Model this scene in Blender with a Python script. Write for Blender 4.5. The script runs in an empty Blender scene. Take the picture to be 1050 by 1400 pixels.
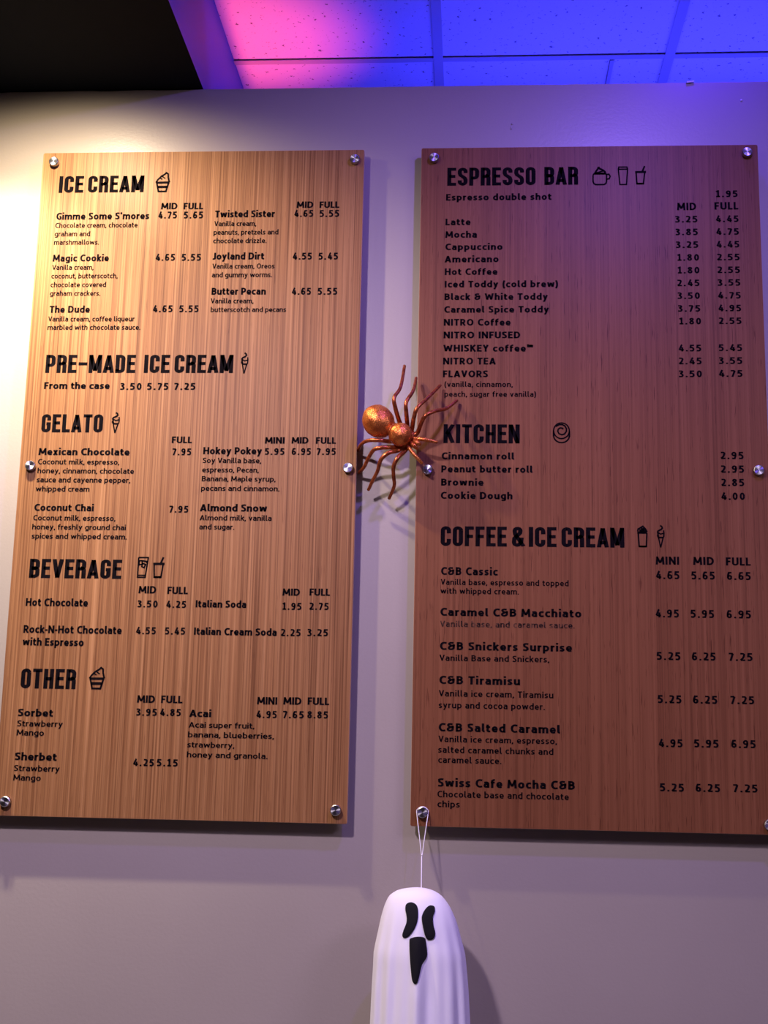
import bpy, bmesh, math, random
from mathutils import Vector, Matrix, noise
from mathutils.bvhtree import BVHTree
random.seed(7)
sc = bpy.context.scene
COL = sc.collection

# ------------------------------------------------------------------ camera
F = 1792.8
MR = Matrix(((0.997669809817324, 0.06488566245794186, 0.02109031499192791),
             (-0.008123218868597643, -0.1939538517850992, 0.9809770214907874),
             (-0.06774189172349385, 0.9788624797105658, 0.19297482198619753)))
CAM = Vector((0.20486, -2.84832, 1.6))
cd = bpy.data.cameras.new('camera'); cam = bpy.data.objects.new('camera', cd); COL.objects.link(cam)
m = Matrix((MR[0], MR[1], -MR[2])).transposed().to_4x4(); m.translation = CAM
cam.matrix_world = m
cd.sensor_fit = 'VERTICAL'; cd.sensor_height = 36; cd.lens = 36 * F / 1400; cd.clip_start = .02
sc.camera = cam
# ------------------------------------------------------------------ view + world
sc.view_settings.view_transform = 'Standard'; sc.view_settings.look = 'None'
sc.view_settings.gamma = 1; sc.view_settings.use_curve_mapping = False
sc.view_settings.exposure = 0
w = bpy.data.worlds.new('world'); sc.world = w; w.use_nodes = True
w.node_tree.nodes['Background'].inputs[0].default_value = (.55, .45, .7, 1)
w.node_tree.nodes['Background'].inputs[1].default_value = .05

# ------------------------------------------------------------------ lights
def lamp(name, kind, loc, target, col, power, size=.1, size_y=None, angle=None, blend=1.0, spread=None):
    l = bpy.data.lights.new(name, kind); l.color = col; l.energy = power
    if kind == 'AREA':
        l.shape = 'RECTANGLE' if size_y else 'DISK'; l.size = size
        if size_y: l.size_y = size_y
        if spread: l.spread = math.radians(spread)
    else:
        l.shadow_soft_size = size
    if kind == 'SPOT': l.spot_size = math.radians(angle); l.spot_blend = blend
    o = bpy.data.objects.new(name, l); COL.objects.link(o); o.location = loc
    o.rotation_euler = (Vector(target) - Vector(loc)).to_track_quat('-Z', 'Y').to_euler()
    return o
lamp('soffit_spot_light', 'SPOT', (-.74, -.46, 3.17), (-.74, -.20, 2.3), (1, .81, .54), 80, .02, angle=152)
lamp('soffit_wash_light', 'SPOT', (-.86, -.46, 3.165), (-1.0, 0, 2.25), (1, .88, .70), 130, .03, angle=82)
lamp('blue_wall_light', 'SPOT', (.72, -.17, 3.42), (.8, -.1, 2.2), (.05, .01, 1), 11, .02, angle=155)
lamp('violet_ceiling_light', 'SPOT', (.66, -1.15, 3.42), (.20, 0, 1.8), (.24, .13, 1), 85, .03, angle=130)
lamp('room_light', 'SPOT', (-.75, -1.9, 3.17), (-.1, 0, 1.0), (.90, .72, .98), 265, .08, angle=103)
lamp('room_fill_light', 'SPOT', (2.3, -2.3, 3.42), (.1, 0, 1.1), (.82, .64, 1), 190, .5, angle=84)  # added room fill, placed aside so the standoff caps don't mirror it
lamp('ceiling_pink_light', 'SPOT', (-.475, .30, 2.75), (-.40, .25, 3.5), (1, .09, .15), 36, .05, angle=54)
lamp('ceiling_blue_light', 'AREA', (.95, .33, 2.95), (.95, .28, 3.5), (.042, .038, 1), 15, 1.9, .12)

# ------------------------------------------------------------------ helpers
def ray(px, py):
    v = Vector(((px - 525) / F, (700 - py) / F, 1)); return MR.transposed() @ v
def at(px, py, Y):
    d = ray(px, py); return CAM + d * ((Y - CAM.y) / d.y)
def link(o, parent=None):
    COL.objects.link(o)
    if parent: o.parent = parent
    return o
def mesh_obj(name, verts, faces, mat, parent=None, smooth=False):
    me = bpy.data.meshes.new(name); me.from_pydata([tuple(v) for v in verts], [], faces); me.update()
    if isinstance(mat, (list, tuple)):
        for x in mat: me.materials.append(x)
    else: me.materials.append(mat)
    if smooth: me.shade_smooth()
    return link(bpy.data.objects.new(name, me), parent)
def bm_obj(name, bm, mat, parent=None, smooth=False):
    me = bpy.data.meshes.new(name); bm.to_mesh(me); bm.free()
    for x in (mat if isinstance(mat, (list, tuple)) else [mat]): me.materials.append(x)
    if smooth: me.shade_smooth()
    return link(bpy.data.objects.new(name, me), parent)
def empty(name, loc):
    o = bpy.data.objects.new(name, None); COL.objects.link(o); o.location = loc; o.empty_display_size = .05
    return o
def tag(o, label=None, cat=None, group=None, kind=None):
    for k, v in (('label', label), ('category', cat), ('group', group), ('kind', kind)):
        if v: o[k] = v
    return o
def box_bm(x0, x1, y0, y1, z0, z1, bevel=0):
    bm = bmesh.new(); bmesh.ops.create_cube(bm, size=1)
    for v in bm.verts:
        v.co = Vector((x0 + (v.co.x + .5) * (x1 - x0), y0 + (v.co.y + .5) * (y1 - y0), z0 + (v.co.z + .5) * (z1 - z0)))
    if bevel: bmesh.ops.bevel(bm, geom=bm.edges[:], offset=bevel, segments=2, affect='EDGES')
    return bm
def structure(name, bm, mat, parent=None):
    o = bm_obj(name, bm, mat, parent)
    if not parent: tag(o, kind='structure')
    return o

# ------------------------------------------------------------------ materials
def mat(name, col, rough=.5, metal=0, spec=.5):
    mt = bpy.data.materials.new(name); mt.use_nodes = True
    b = mt.node_tree.nodes['Principled BSDF']
    b.inputs['Base Color'].default_value = (*col, 1); b.inputs['Roughness'].default_value = rough
    b.inputs['Metallic'].default_value = metal; b.inputs['Specular IOR Level'].default_value = spec
    return mt
def nodes(mt): return mt.node_tree.nodes, mt.node_tree.links, mt.node_tree.nodes['Principled BSDF']
def coord(mt, scale=(1, 1, 1), kind='Object'):
    n, l, b = nodes(mt); tc = n.new('ShaderNodeTexCoord'); mp = n.new('ShaderNodeMapping')
    mp.inputs['Scale'].default_value = scale; l.new(tc.outputs[kind], mp.inputs['Vector']); return mp.outputs[0]
def noise_n(mt, vec, scale, detail=3, rough=.5):
    n, l, b = nodes(mt); t = n.new('ShaderNodeTexNoise'); t.inputs['Scale'].default_value = scale
    t.inputs['Detail'].default_value = detail; t.inputs['Roughness'].default_value = rough
    l.new(vec, t.inputs['Vector']); return t.outputs['Fac']
def ramp(mt, fac, stops):
    n, l, b = nodes(mt); r = n.new('ShaderNodeValToRGB'); e = r.color_ramp.elements
    while len(e) < len(stops): e.new(.5)
    for k, (p, c) in enumerate(stops): e[k].position = p; e[k].color = (*c, 1) if len(c) == 3 else c
    l.new(fac, r.inputs[0]); return r.outputs[0]
def bump(mt, fac, strength, dist=.001, prev=None):
    n, l, b = nodes(mt); u = n.new('ShaderNodeBump'); u.inputs['Strength'].default_value = strength
    u.inputs['Distance'].default_value = dist; l.new(fac, u.inputs['Height']); l.new(u.outputs[0], b.inputs['Normal'])
    return u
def mixc(mt, fac, a, bcol, mode='MIX'):
    n, l, b = nodes(mt); x = n.new('ShaderNodeMix'); x.data_type = 'RGBA'; x.blend_type = mode
    for s, v in ((0, fac), (6, a), (7, bcol)):
        if isinstance(v, (int, float)): x.inputs[s].default_value = v
        elif isinstance(v, tuple): x.inputs[s].default_value = (*v, 1)
        else: l.new(v, x.inputs[s])
    return x.outputs[2]

# taupe wall paint with an orange-peel roller texture
M_wall = mat('wall_paint', (.36, .315, .275), .35, 0, .4)
v = coord(M_wall, (1, 1, 1)); f1 = noise_n(M_wall, v, 140, 3, .55); bump(M_wall, f1, .22, .0012)
f2 = noise_n(M_wall, v, 2.2, 4)
c = ramp(M_wall, f2, [(.3, (.345, .302, .265)), (.7, (.375, .33, .288))])
M_wall.node_tree.links.new(c, nodes(M_wall)[2].inputs['Base Color'])
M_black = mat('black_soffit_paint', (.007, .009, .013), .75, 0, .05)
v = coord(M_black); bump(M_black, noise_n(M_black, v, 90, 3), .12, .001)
M_soffside = mat('soffit_side_blue_lit', (.025, .09, .40), .5)  # neutral side face, the blue light's tint put into its base colour
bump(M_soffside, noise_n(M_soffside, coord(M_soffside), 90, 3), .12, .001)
M_tile = mat('acoustic_tile', (.78, .78, .8), .9, 0, .2)
v = coord(M_tile); f = noise_n(M_tile, v, 75, 2, .6); f3 = noise_n(M_tile, v, 190, 2, .6)
c1 = ramp(M_tile, f, [(.30, (.18, .16, .2)), (.355, (.78, .78, .8))])
c2 = ramp(M_tile, f3, [(.24, (.3, .3, .35)), (.30, (1, 1, 1))])
M_tile.node_tree.links.new(mixc(M_tile, 1.0, c1, c2, 'MULTIPLY'), nodes(M_tile)[2].inputs['Base Color'])
bump(M_tile, f, .3, .002)
M_tee = mat('grid_metal', (.48, .48, .52), .45)
M_tee_n = noise_n(M_tee, coord(M_tee), 40); bump(M_tee, M_tee_n, .03)
M_floor = mat('floor_tile', (.2, .18, .17), .5)
bump(M_floor, noise_n(M_floor, coord(M_floor), 20), .1)
# straight-grained veneer, vertical streaks
def wood(name, off, light, mid, dark, fine=1.0, broad=1.0, pore=.6):
    mt = mat(name, mid, .44, 0, .16); n, l, b = nodes(mt)
    tc = n.new('ShaderNodeTexCoord'); mp = n.new('ShaderNodeMapping'); mp.inputs['Location'].default_value = (off, off * .7, off * 1.3)
    l.new(tc.outputs['Object'], mp.inputs['Vector'])
    def st(sx, sz, det=3):
        q = n.new('ShaderNodeMapping'); q.inputs['Scale'].default_value = (sx, 3, sz); l.new(mp.outputs[0], q.inputs['Vector'])
        return noise_n(mt, q.outputs[0], 1, det, .55)
    a = st(300, 1.3, 2); bb = st(120, 1.1, 3); cc = st(14, .7, 2); d = st(420, 16, 2)
    base = ramp(mt, bb, [(.28, dark), (.5, mid), (.72, light)])
    s1 = ramp(mt, a, [(.30, (.50, .42, .38)), (.5, (1, 1, 1)), (.72, (1.35, 1.4, 1.45))])
    x = mixc(mt, fine, base, s1, 'MULTIPLY')
    s2 = ramp(mt, cc, [(.3, (.8, .76, .74)), (.7, (1.15, 1.17, 1.2))])
    x = mixc(mt, .7 * broad, x, s2, 'MULTIPLY')
    s3 = ramp(mt, d, [(.30, (.42, .30, .26)), (.37, (1, 1, 1))])
    x = mixc(mt, pore, x, s3, 'MULTIPLY')
    l.new(x, b.inputs['Base Color']); bump(mt, a, .12, .0006)
    return mt
M_wood_l = wood('ribbed_veneer', .0, (.315, .158, .065), (.255, .119, .045), (.188, .080, .030), .95, .6, .5)
M_wood_r = wood('plain_veneer', 5.3, (.215, .082, .034), (.186, .069, .028), (.148, .053, .021), .35, .7, .85)
M_edge = mat('veneer_edge', (.42, .25, .15), .5)
bump(M_edge, noise_n(M_edge, coord(M_edge, (1, 400, 1)), 3), .2)
M_ink = mat('black_lettering', (.006, .005, .006), .85, 0, .03)
M_ink.node_tree.links.new(ramp(M_ink, noise_n(M_ink, coord(M_ink), 60), [(.3, (.003, .002, .003)), (.8, (.007, .005, .006))]), nodes(M_ink)[2].inputs['Base Color'])
M_ink_worn = mat('worn_lettering', (.03, .018, .014), .8, 0, .1)
M_ink_worn.node_tree.links.new(ramp(M_ink_worn, noise_n(M_ink_worn, coord(M_ink_worn), 90, 3), [(.4, (.012, .007, .006)), (.62, (.10, .045, .025))]), nodes(M_ink_worn)[2].inputs['Base Color'])
M_steel = mat('brushed_steel', (.50, .50, .54), .34, 1)
n_, l_, b_ = nodes(M_steel); b_.inputs['Anisotropic'].default_value = .85
tg = n_.new('ShaderNodeTangent'); tg.direction_type = 'RADIAL'; tg.axis = 'Y'; l_.new(tg.outputs[0], b_.inputs['Tangent'])
bump(M_steel, noise_n(M_steel, coord(M_steel, (1, 1, 1)), 900, 2), .08, .0002)
M_copper = mat('copper_glitter', (.6, .17, .035), .33, .75)
v = coord(M_copper); f = noise_n(M_copper, v, 420, 2, .7); g = noise_n(M_copper, v, 60, 3)
nn, ll, bb_ = nodes(M_copper)
ll.new(ramp(M_copper, g, [(.3, (.40, .085, .018)), (.55, (.66, .19, .04)), (.75, (.80, .30, .07))]), bb_.inputs['Base Color'])
ll.new(ramp(M_copper, f, [(.35, (.2, .2, .2)), (.7, (.55, .55, .55))]), bb_.inputs['Roughness'])
bump(M_copper, f, .55, .0012)
M_copper_leg = mat('copper_leg_paint', (.42, .10, .028), .3, .7)
nn, ll, bb_ = nodes(M_copper_leg); g = noise_n(M_copper_leg, coord(M_copper_leg), 130, 3)
ll.new(ramp(M_copper_leg, g, [(.35, (.24, .05, .016)), (.65, (.52, .13, .035))]), bb_.inputs['Base Color']); bump(M_copper_leg, g, .4, .0015)
M_cloth = mat('white_cloth', (.88, .87, .89), .85, 0, .2)
nn, ll, bb_ = nodes(M_cloth); g = noise_n(M_cloth, coord(M_cloth), 700, 2); bump(M_cloth, g, .12, .0006)
bb_.inputs['Sheen Weight'].default_value = .2
M_felt = mat('black_felt', (.005, .005, .006), .8, 0, .2)
nn, ll, bb_ = nodes(M_felt); bump(M_felt, noise_n(M_felt, coord(M_felt), 900, 2), .4, .0006); bb_.inputs['Sheen Weight'].default_value = .08
M_cord = mat('white_cord', (.8, .78, .8), .7)
bump(M_cord, noise_n(M_cord, coord(M_cord), 1500, 2), .3, .0003)
M_chip = mat('white_chip', (.8, .78, .76), .6)
bump(M_chip, noise_n(M_chip, coord(M_chip), 300, 2), .3, .0005)

# ------------------------------------------------------------------ setting
ZT = 3.1915; ZC = 3.4648; XS = -.4486
# the partition wall that carries the menu boards; its top edge is slightly uneven
bm = bmesh.new()
xs = [-3 + i * .02 for i in range(326)]
top = []
for x in xs:
    z = ZT - .0012 * abs(noise.noise(Vector((x * 9, 0, 0)))) - .0009 * noise.noise(Vector((x * 31, 2, 0)))
    if x < -.44: z -= .0022 * max(0, noise.noise(Vector((x * 14, 5, 0))) + .25)
    top.append(z)
fr0 = [bm.verts.new((x, 0, 0)) for x in xs]; fr1 = [bm.verts.new((x, 0, z - .003)) for x, z in zip(xs, top)]
fr2 = [bm.verts.new((x, .004, z)) for x, z in zip(xs, top)]; bk1 = [bm.verts.new((x, .12, z)) for x, z in zip(xs, top)]
bk0 = [bm.verts.new((x, .12, 0)) for x in xs]
for i in range(len(xs) - 1):
    for a, b in ((fr0, fr1), (fr1, fr2), (fr2, bk1), (bk1, bk0), (bk0, fr0)):
        bm.faces.new((a[i], a[i + 1], b[i + 1], b[i]))
bm.faces.new((fr0[0], fr1[0], fr2[0], bk1[0], bk0[0])); bm.faces.new((bk0[-1], bk1[-1], fr2[-1], fr1[-1], fr0[-1]))
bmesh.ops.recalc_face_normals(bm, faces=bm.faces)
structure('wall_front', bm, M_wall)
structure('floor', box_bm(-3.1, 3.6, -5.1, 3.1, -.1, 0), M_floor)
structure('wall_left', box_bm(-3.1, -3, -5, 3, 0, ZC + .1), M_wall)
structure('wall_right', box_bm(3.5, 3.6, -5, 3, 0, ZC + .1), M_wall)
structure('wall_back', box_bm(-3.1, 3.6, -5.1, -5, 0, ZC + .1), M_wall)
structure('wall_far', box_bm(-3.1, 3.6, 3, 3.1, 0, ZC + .1), M_wall)
# black soffit running over the wall top, its side coloured as if lit blue
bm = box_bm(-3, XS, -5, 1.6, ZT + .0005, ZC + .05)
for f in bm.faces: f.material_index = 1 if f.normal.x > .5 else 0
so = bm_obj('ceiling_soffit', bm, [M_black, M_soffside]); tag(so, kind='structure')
# suspended ceiling: slab above, each tile and tee a part
slab = structure('ceiling', box_bm(-3, 3.5, -5, 3, ZC + .06, ZC + .12), M_tile)
GX = .1026; GY = .3575; P = .6101
def tile_me(w_, d_):
    bm = box_bm(-w_ / 2, w_ / 2, -d_ / 2, d_ / 2, 0, .016, .0012); me = bpy.data.meshes.new('ceiling_tile'); bm.to_mesh(me); bm.free()
    me.materials.append(M_tile); return me
def put(name, me, loc, parent):
    o = bpy.data.objects.new(name, me); o.location = loc; COL.objects.link(o); o.parent = parent; return o
tme = tile_me(P - .012, P - .012)
XT = GX + P * .757      # the odd cut in the row behind the wall
ta, tb = tile_me(XT - GX - .010, P - .012), tile_me(GX + P - XT - .010, P - .012)
for i in range(-1, 6):
    for j in range(-9, 5):
        x0 = GX + i * P; y0 = GY + j * P
        if i == 0 and j == 0:
            put('ceiling_tile', ta, ((GX + XT) / 2, y0 + P / 2, ZC + .006), slab)
            put('ceiling_tile', tb, ((XT + GX + P) / 2, y0 + P / 2, ZC + .006), slab)
        elif x0 + P < 3.5 and y0 + P < 3:
            put('ceiling_tile', tme, (x0 + P / 2, y0 + P / 2, ZC + .006 + random.uniform(0, .0015)), slab)
def tee_me(L, wd):
    bm = box_bm(-wd / 2, wd / 2, -L / 2, L / 2, 0, .002); b2 = box_bm(-.001, .001, -L / 2, L / 2, .002, .035)
    t = bpy.data.meshes.new('t'); b2.to_mesh(t); b2.free(); bm.from_mesh(t)
    me = bpy.data.meshes.new('grid_tee'); bm.to_mesh(me); bm.free(); me.materials.append(M_tee); return me
long_t = tee_me(7.6, .025)
for i in range(0, 6): put('main_tee', long_t, (GX + i * P, -1.1, ZC - .0015), slab)
cross = tee_me(P - .025, .019)
for i in range(-1, 6):
    for j in range(-8, 5):
        if GX + i * P + P < 3.5:
            o = put('cross_tee', cross, (GX + i * P + P / 2, GY + j * P, ZC - .0008), slab); o.rotation_euler.z = math.pi / 2
put('cross_tee', tee_me(P - .03, .010), (XT, GY + P / 2, ZC - .0008), slab)

# ------------------------------------------------------------------ lettering
YB = -.033           # face of the boards
YI = YB - .0004
def arc(cx, cy, r, a0, a1, k=5, ry=None):
    return [(cx + r * math.cos(math.radians(a0 + (a1 - a0) * i / k)), cy + (ry or r) * math.sin(math.radians(a0 + (a1 - a0) * i / k))) for i in range(k + 1)]
XH = .73
def body_glyph(ch, t):
    """humanist sans drawn as centre lines, cap height 1; returns width, paths"""
    h = t / 2; X = XH; S_ = lambda x, y0, y1: [(x, y0), (x, y1)]
    def arch(x0, x1, y=0): return [(x0, X - h - .13), (x0 + .07, X - h - .03), (x0 + .15, X - h)] + arc(x1 - .12, X - h - .15, .12, 80, 0, 4, .15) + [(x1, y)]
    def bowl(x0, x1, lo=h, hi=None):     # a D shaped bowl bulging to x1
        hi = X - h if hi is None else hi; r = (x1 - x0) * .55; c_ = x1 - r if x1 > x0 else x1 - r
        a0, a1 = (90, -90) if x1 > x0 else (90, 270)
        return [(x0, hi - .03), (x0 + (x1 - x0) * .25, hi)] + arc(c_, (lo + hi) / 2, abs(r), a0, a1, 8, (hi - lo) / 2) + [(x0 + (x1 - x0) * .25, lo), (x0, lo + .03)]
    def oval(w_, hh): return [arc(w_ / 2, hh / 2, w_ / 2 - h, 0, 360, 16, hh / 2 - h)]
    if ch == ' ': return .22, []
    if ch == '.': return t, [S_(h, 0, t)]
    if ch == ',': return t, [[(h, t), (h, .02), (h * .3, -.12)]]
    if ch == "'": return t, [S_(h, .72, 1.02)]
    if ch == '-': return .28, [[(0, .40), (.28, .40)]]
    if ch == '(': return .26, [arc(.34, .42, .34 - h, 118, 242, 7, .68)]
    if ch == ')': return .26, [arc(-.08, .42, .34 - h, 62, -62, 7, .68)]
    if ch == '\u2122':
        return .56, [[(0, .97), (.22, .97)], [(.11, .97), (.11, .62)], [(.30, .62), (.30, 1.0), (.41, .74), (.52, 1.0), (.52, .62)]]
    if ch == '&':   # ampersand drawn like a looped e with a crossed tail
        return .66, [[(.50, 1 - h - .02), (.34, 1 - h)] + arc(.26, .76, .13, 100, 250, 5, .24 - h) + [(.30, .54), (.62, .54)], [(.24, .54)] + arc(.24, .27, .24 - h, 90, 270, 6, .27 - h) + arc(.26, .27, .25, 270, 360, 4, .27 - h) + [(.51, .70)]]
    if ch == 'a':
        W = .50; return W, [[(.06, X - h - .03), (.20, X - h)] + arc(W - h - .13, X - h - .15, .13, 85, 0, 4, .15) + [(W - h, 0)], [(W - h, .42), (.22, .42)] + arc(.2, (.42 + h) / 2, .2 - h, 90, 270, 6, (.42 - h) / 2) + [(.24, h), (W - h, h + .05)]]
    if ch == 'b': W = .55; return W, [S_(h, 0, 1.04), bowl(h, W - h)]
    if ch == 'd': W = .55; return W, [S_(W - h, 0, 1.04), bowl(W - h, h)]
    if ch == 'o': return .56, oval(.56, X)
    if ch == 'p': W = .55; return W, [S_(h, -.27, X), bowl(h, W - h)]
    if ch == 'q': W = .55; return W, [S_(W - h, -.27, X), bowl(W - h, h)]
    if ch == 'g': W = .54; return W, [[(W - h, X), (W - h, -.05)] + arc(W - h - .13, -.08, .13, 0, -90, 4, .17 - h) + [(.08, -.24 + h)], bowl(W - h, h)]
    if ch == 'c': W = .45; return W, [[(W, X - h - .03), (W * .68, X - h)] + arc(.25, X / 2, .25 - h, 90, 270, 8, X / 2 - h) + [(W * .68, h), (W, h + .03)]]
    if ch == 'e': W = .52; return W, [[(W - .05, h + .03), (.34, h)] + arc(.27, X / 2, .27 - h, 270, 90, 8, X / 2 - h) + arc(.26, X / 2 + .04, .26 - h, 85, 0, 4, X / 2 - h - .04) + [(W - h, X * .46), (h, X * .46)]]
    if ch == 'f': W = .36; return W, [[(W, 1.02 - h), (W - .07, 1.02 - h)] + arc(.24, .84, .14 - 0 * h, 90, 180, 4, .18 - h) + [(.10, 0)] if False else [(W, 1.04 - h), (.28, 1.04 - h), (.18, .97 - h), (.13, .82), (.13, 0)], [(0, X - h), (W - .02, X - h)]]
    if ch == 'h': W = .53; return W, [S_(h, 0, 1.04), arch(h, W - h)]
    if ch == 'n': W = .53; return W, [S_(h, 0, X), arch(h, W - h)]
    if ch == 'm': W = .84; m_ = W / 2; return W, [S_(h, 0, X), arch(h, m_), arch(m_, W - h)]
    if ch == 'r': W = .35; return W, [S_(h, 0, X), [(h, X - h - .14), (h + .06, X - h - .04), (h + .13, X - h), (W, X - h)]]
    if ch == 'u': W = .53; return W, [S_(W - h, 0, X), [(h, X), (h, .22)] + arc(h + .12, h + .15, .12, 180, 270, 4, .15) + [(W - h - .08, h + .03), (W - h, h + .12)]]
    if ch == 'i': return t, [S_(h, 0, X), S_(h, .86, .86 + t)]
    if ch == 'l': return .25, [[(h, 1.04), (h, .20), (h + .03, h + .03), (h + .10, h), (.25, h)]]
    if ch == 'k': W = .50; return W, [S_(h, 0, 1.04), [(W - h * .6, X), (h + .06, .37)], [(.19, .43), (W - h * .6, 0)]]
    if ch == 's': W = .43; return W, [[(W - .04, X - h - .02), (.28, X - h), (.16, X - h - .01), (h, X - .20), (h + .02, X * .60), (.17, X * .52), (.27, X * .46), (W - h - .02, X * .38), (W - h, X * .27), (W - h - .07, h + .02), (.22, h), (.02, h + .03)]]
    if ch == 't': W = .37; return W, [[(.14, X + .19), (.14, .22), (.17, h + .04), (.24, h), (W, h + .01)], [(0, X - h), (W - .01, X - h)]]
    if ch == 'v': W = .52; return W, [[(h * .9, X), (W / 2, .04), (W - h * .9, X)]]
    if ch == 'w': W = .78; return W, [[(h * .9, X), (.21, .05), (W / 2, X * .92), (W - .21, .05), (W - h * .9, X)]]
    if ch == 'x': W = .50; return W, [[(h, X), (W - h, 0)], [(W - h, X), (h, 0)]]
    if ch == 'y': W = .53; return W, [[(h * .9, X), (W / 2, .08)], [(W - h * .9, X), (W / 2 - .03, .02), (.16, -.20), (.05, -.23)]]
    if ch == 'z': W = .44; return W, [[(.02, X - h), (W - h * .7, X - h), (h * .7, h), (W, h)]]
    if ch == 'A': W = .66; return W, [[(h * .8, 0), (W / 2, .97), (W - h * .8, 0)], [(.15, .27), (W - .15, .27)]]
    if ch == 'B': W = .57; return W, [S_(h, 0, 1), bowl(h, W - h - .03, .53, 1 - h), bowl(h, W - h, h, .53)]
    if ch == 'C': W = .57; return W, [[(W, 1 - h - .04), (W * .72, 1 - h)] + arc(.34, .5, .34 - h, 90, 270, 9, .5 - h) + [(W * .72, h), (W, h + .04)]]
    if ch == 'D': W = .65; return W, [S_(h, 0, 1), [(h, 1 - h), (.22, 1 - h)] + arc(W * .42, .5, W * .58 - h, 90, -90, 9, .5 - h) + [(.22, h), (h, h)]]
    if ch == 'E': W = .48; return W, [[(W, 1 - h), (h, 1 - h), (h, h), (W, h)], [(h, .52), (W - .03, .52)]]
    if ch == 'F': W = .46; return W, [[(W, 1 - h), (h, 1 - h), (h, 0)], [(h, .50), (W - .04, .50)]]
    if ch == 'G': W = .60; return W, [[(W - .01, 1 - h - .04), (W * .70, 1 - h)] + arc(.34, .5, .34 - h, 90, 270, 9, .5 - h) + [(W * .72, h), (W - h, h + .05), (W - h, .46)], [(W - h, .46), (W * .58, .46)]]
    if ch == 'H': W = .64; return W, [S_(h, 0, 1), S_(W - h, 0, 1), [(h, .52), (W - h, .52)]]
    if ch == 'I': return t, [S_(h, 0, 1)]
    if ch == 'J': W = .36; return W, [[(W - h, 1), (W - h, .24)] + arc(W - h - .14, .18, .14, 0, -90, 4, .18 - h) + [(0, h + .01)]]
    if ch == 'K': W = .58; return W, [S_(h, 0, 1), [(W - h * .7, 1), (h + .06, .52)], [(.2, .60), (W - h * .6, 0)]]
    if ch == 'L': W = .45; return W, [[(h, 1), (h, h), (W, h)]]
    if ch == 'M': W = .78; return W, [[(h * .8, 0), (h * 1.3, 1 - h), (W / 2, .22), (W - h * 1.3, 1 - h), (W - h * .8, 0)], [(h * 1.3, .9), (h * 1.3, 1)], [(W - h * 1.3, .9), (W - h * 1.3, 1)]]
    if ch == 'N': W = .65; return W, [S_(h, 0, 1), S_(W - h, 0, 1), [(h, .96), (W - h, .04)]]
    if ch == 'O': return .72, oval(.72, 1)
    if ch == 'P': W = .55; return W, [S_(h, 0, 1), bowl(h, W - h, .40, 1 - h)]
    if ch == 'R': W = .58; return W, [S_(h, 0, 1), bowl(h, W - h - .03, .44, 1 - h), [(.27, .44), (W - h * .7, 0)]]
    if ch == 'S': W = .50; return W, [[(W - .03, 1 - h - .03), (.33, 1 - h), (.20, 1 - h - .01), (h + .01, .84), (h + .01, .70), (.14, .58), (.34, .46), (W - h - .01, .36), (W - h, .20), (W - h - .08, h + .03), (.26, h), (.02, h + .04)]]
    if ch == 'T': W = .54; return W, [[(0, 1 - h), (W, 1 - h)], S_(W / 2, 0, 1 - h)]
    if ch == 'U': W = .62; return W, [[(h, 1), (h, .32)] + arc(W / 2, .28, W / 2 - h, 180, 360, 8, .28 - h) + [(W - h, .32), (W - h, 1)]]
    if ch == 'V': W = .62; return W, [[(h * .8, 1), (W / 2, .04), (W - h * .8, 1)]]
    if ch == 'W': W = .92; return W, [[(h * .8, 1), (.25, .05), (W / 2, .84), (W - .25, .05), (W - h * .8, 1)]]
    if ch == 'Y': W = .58; return W, [[(h * .8, 1), (W / 2, .44), (W - h * .8, 1)], S_(W / 2, 0, .46)]
    W = .53
    if ch == '0': return W, oval(W, 1)
    if ch == '1': return .44, [[(.03, .80), (.22, .95), (.24, .95), (.24, 0)], [(.02, h), (.44, h)]]
    if ch == '2': return W - .03, [[(.04, .90), (.18, 1 - h)] + arc(.25, .74, .25 - h, 80, -20, 5, .26 - h) + [(.30, .38), (.06, h), (.5, h)]]
    if ch == '3': return W - .04, [[(.03, 1 - h), (.22, 1 - h)] + arc(.24, .77, .22 - h, 80, -80, 6, .23 - h) + [(.14, .55)], [(.14, .55), (.24, .55)] + arc(.25, .285, .24 - h, 80, -90, 7, .285 - h) + [(.02, h + .01)]]
    if ch == '4': return W + .02, [[(.36, 1), (.36 - h * .4, .95), (h * .8, .25), (W + .02, .25)], S_(.38, 0, .62)]
    if ch == '5': return W - .03, [[(.46, 1 - h), (.12, 1 - h), (.09, .58), (.22, .59)] + arc(.24, .325, .26 - h, 80, -90, 7, .325 - h) + [(.02, h + .02)]]
    if ch == '6': return W, [[(.46, 1 - h - .01), (.34, 1 - h), (.2, .90), (h + .02, .64), (h, .36)], arc(W / 2, .31, W / 2 - h, 0, 360, 14, .31 - h)]
    if ch == '7': return W - .05, [[(.02, 1 - h), (.46 - h * .4, 1 - h), (.40, .84), (.17, 0)]]
    if ch == '8': return W, [arc(W / 2, .285, W / 2 - h, 0, 360, 14, .285 - h), arc(W / 2, .765, W / 2 - h - .02, 0, 360, 14, .235 - h)]
    if ch == '9': return W, [[(.06, h + .01), (.18, h), (.33, .10), (W - h - .02, .36), (W - h, .64)], arc(W / 2, .69, W / 2 - h, 0, 360, 14, .31 - h)]
    return .3, []
SX = {}
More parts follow.
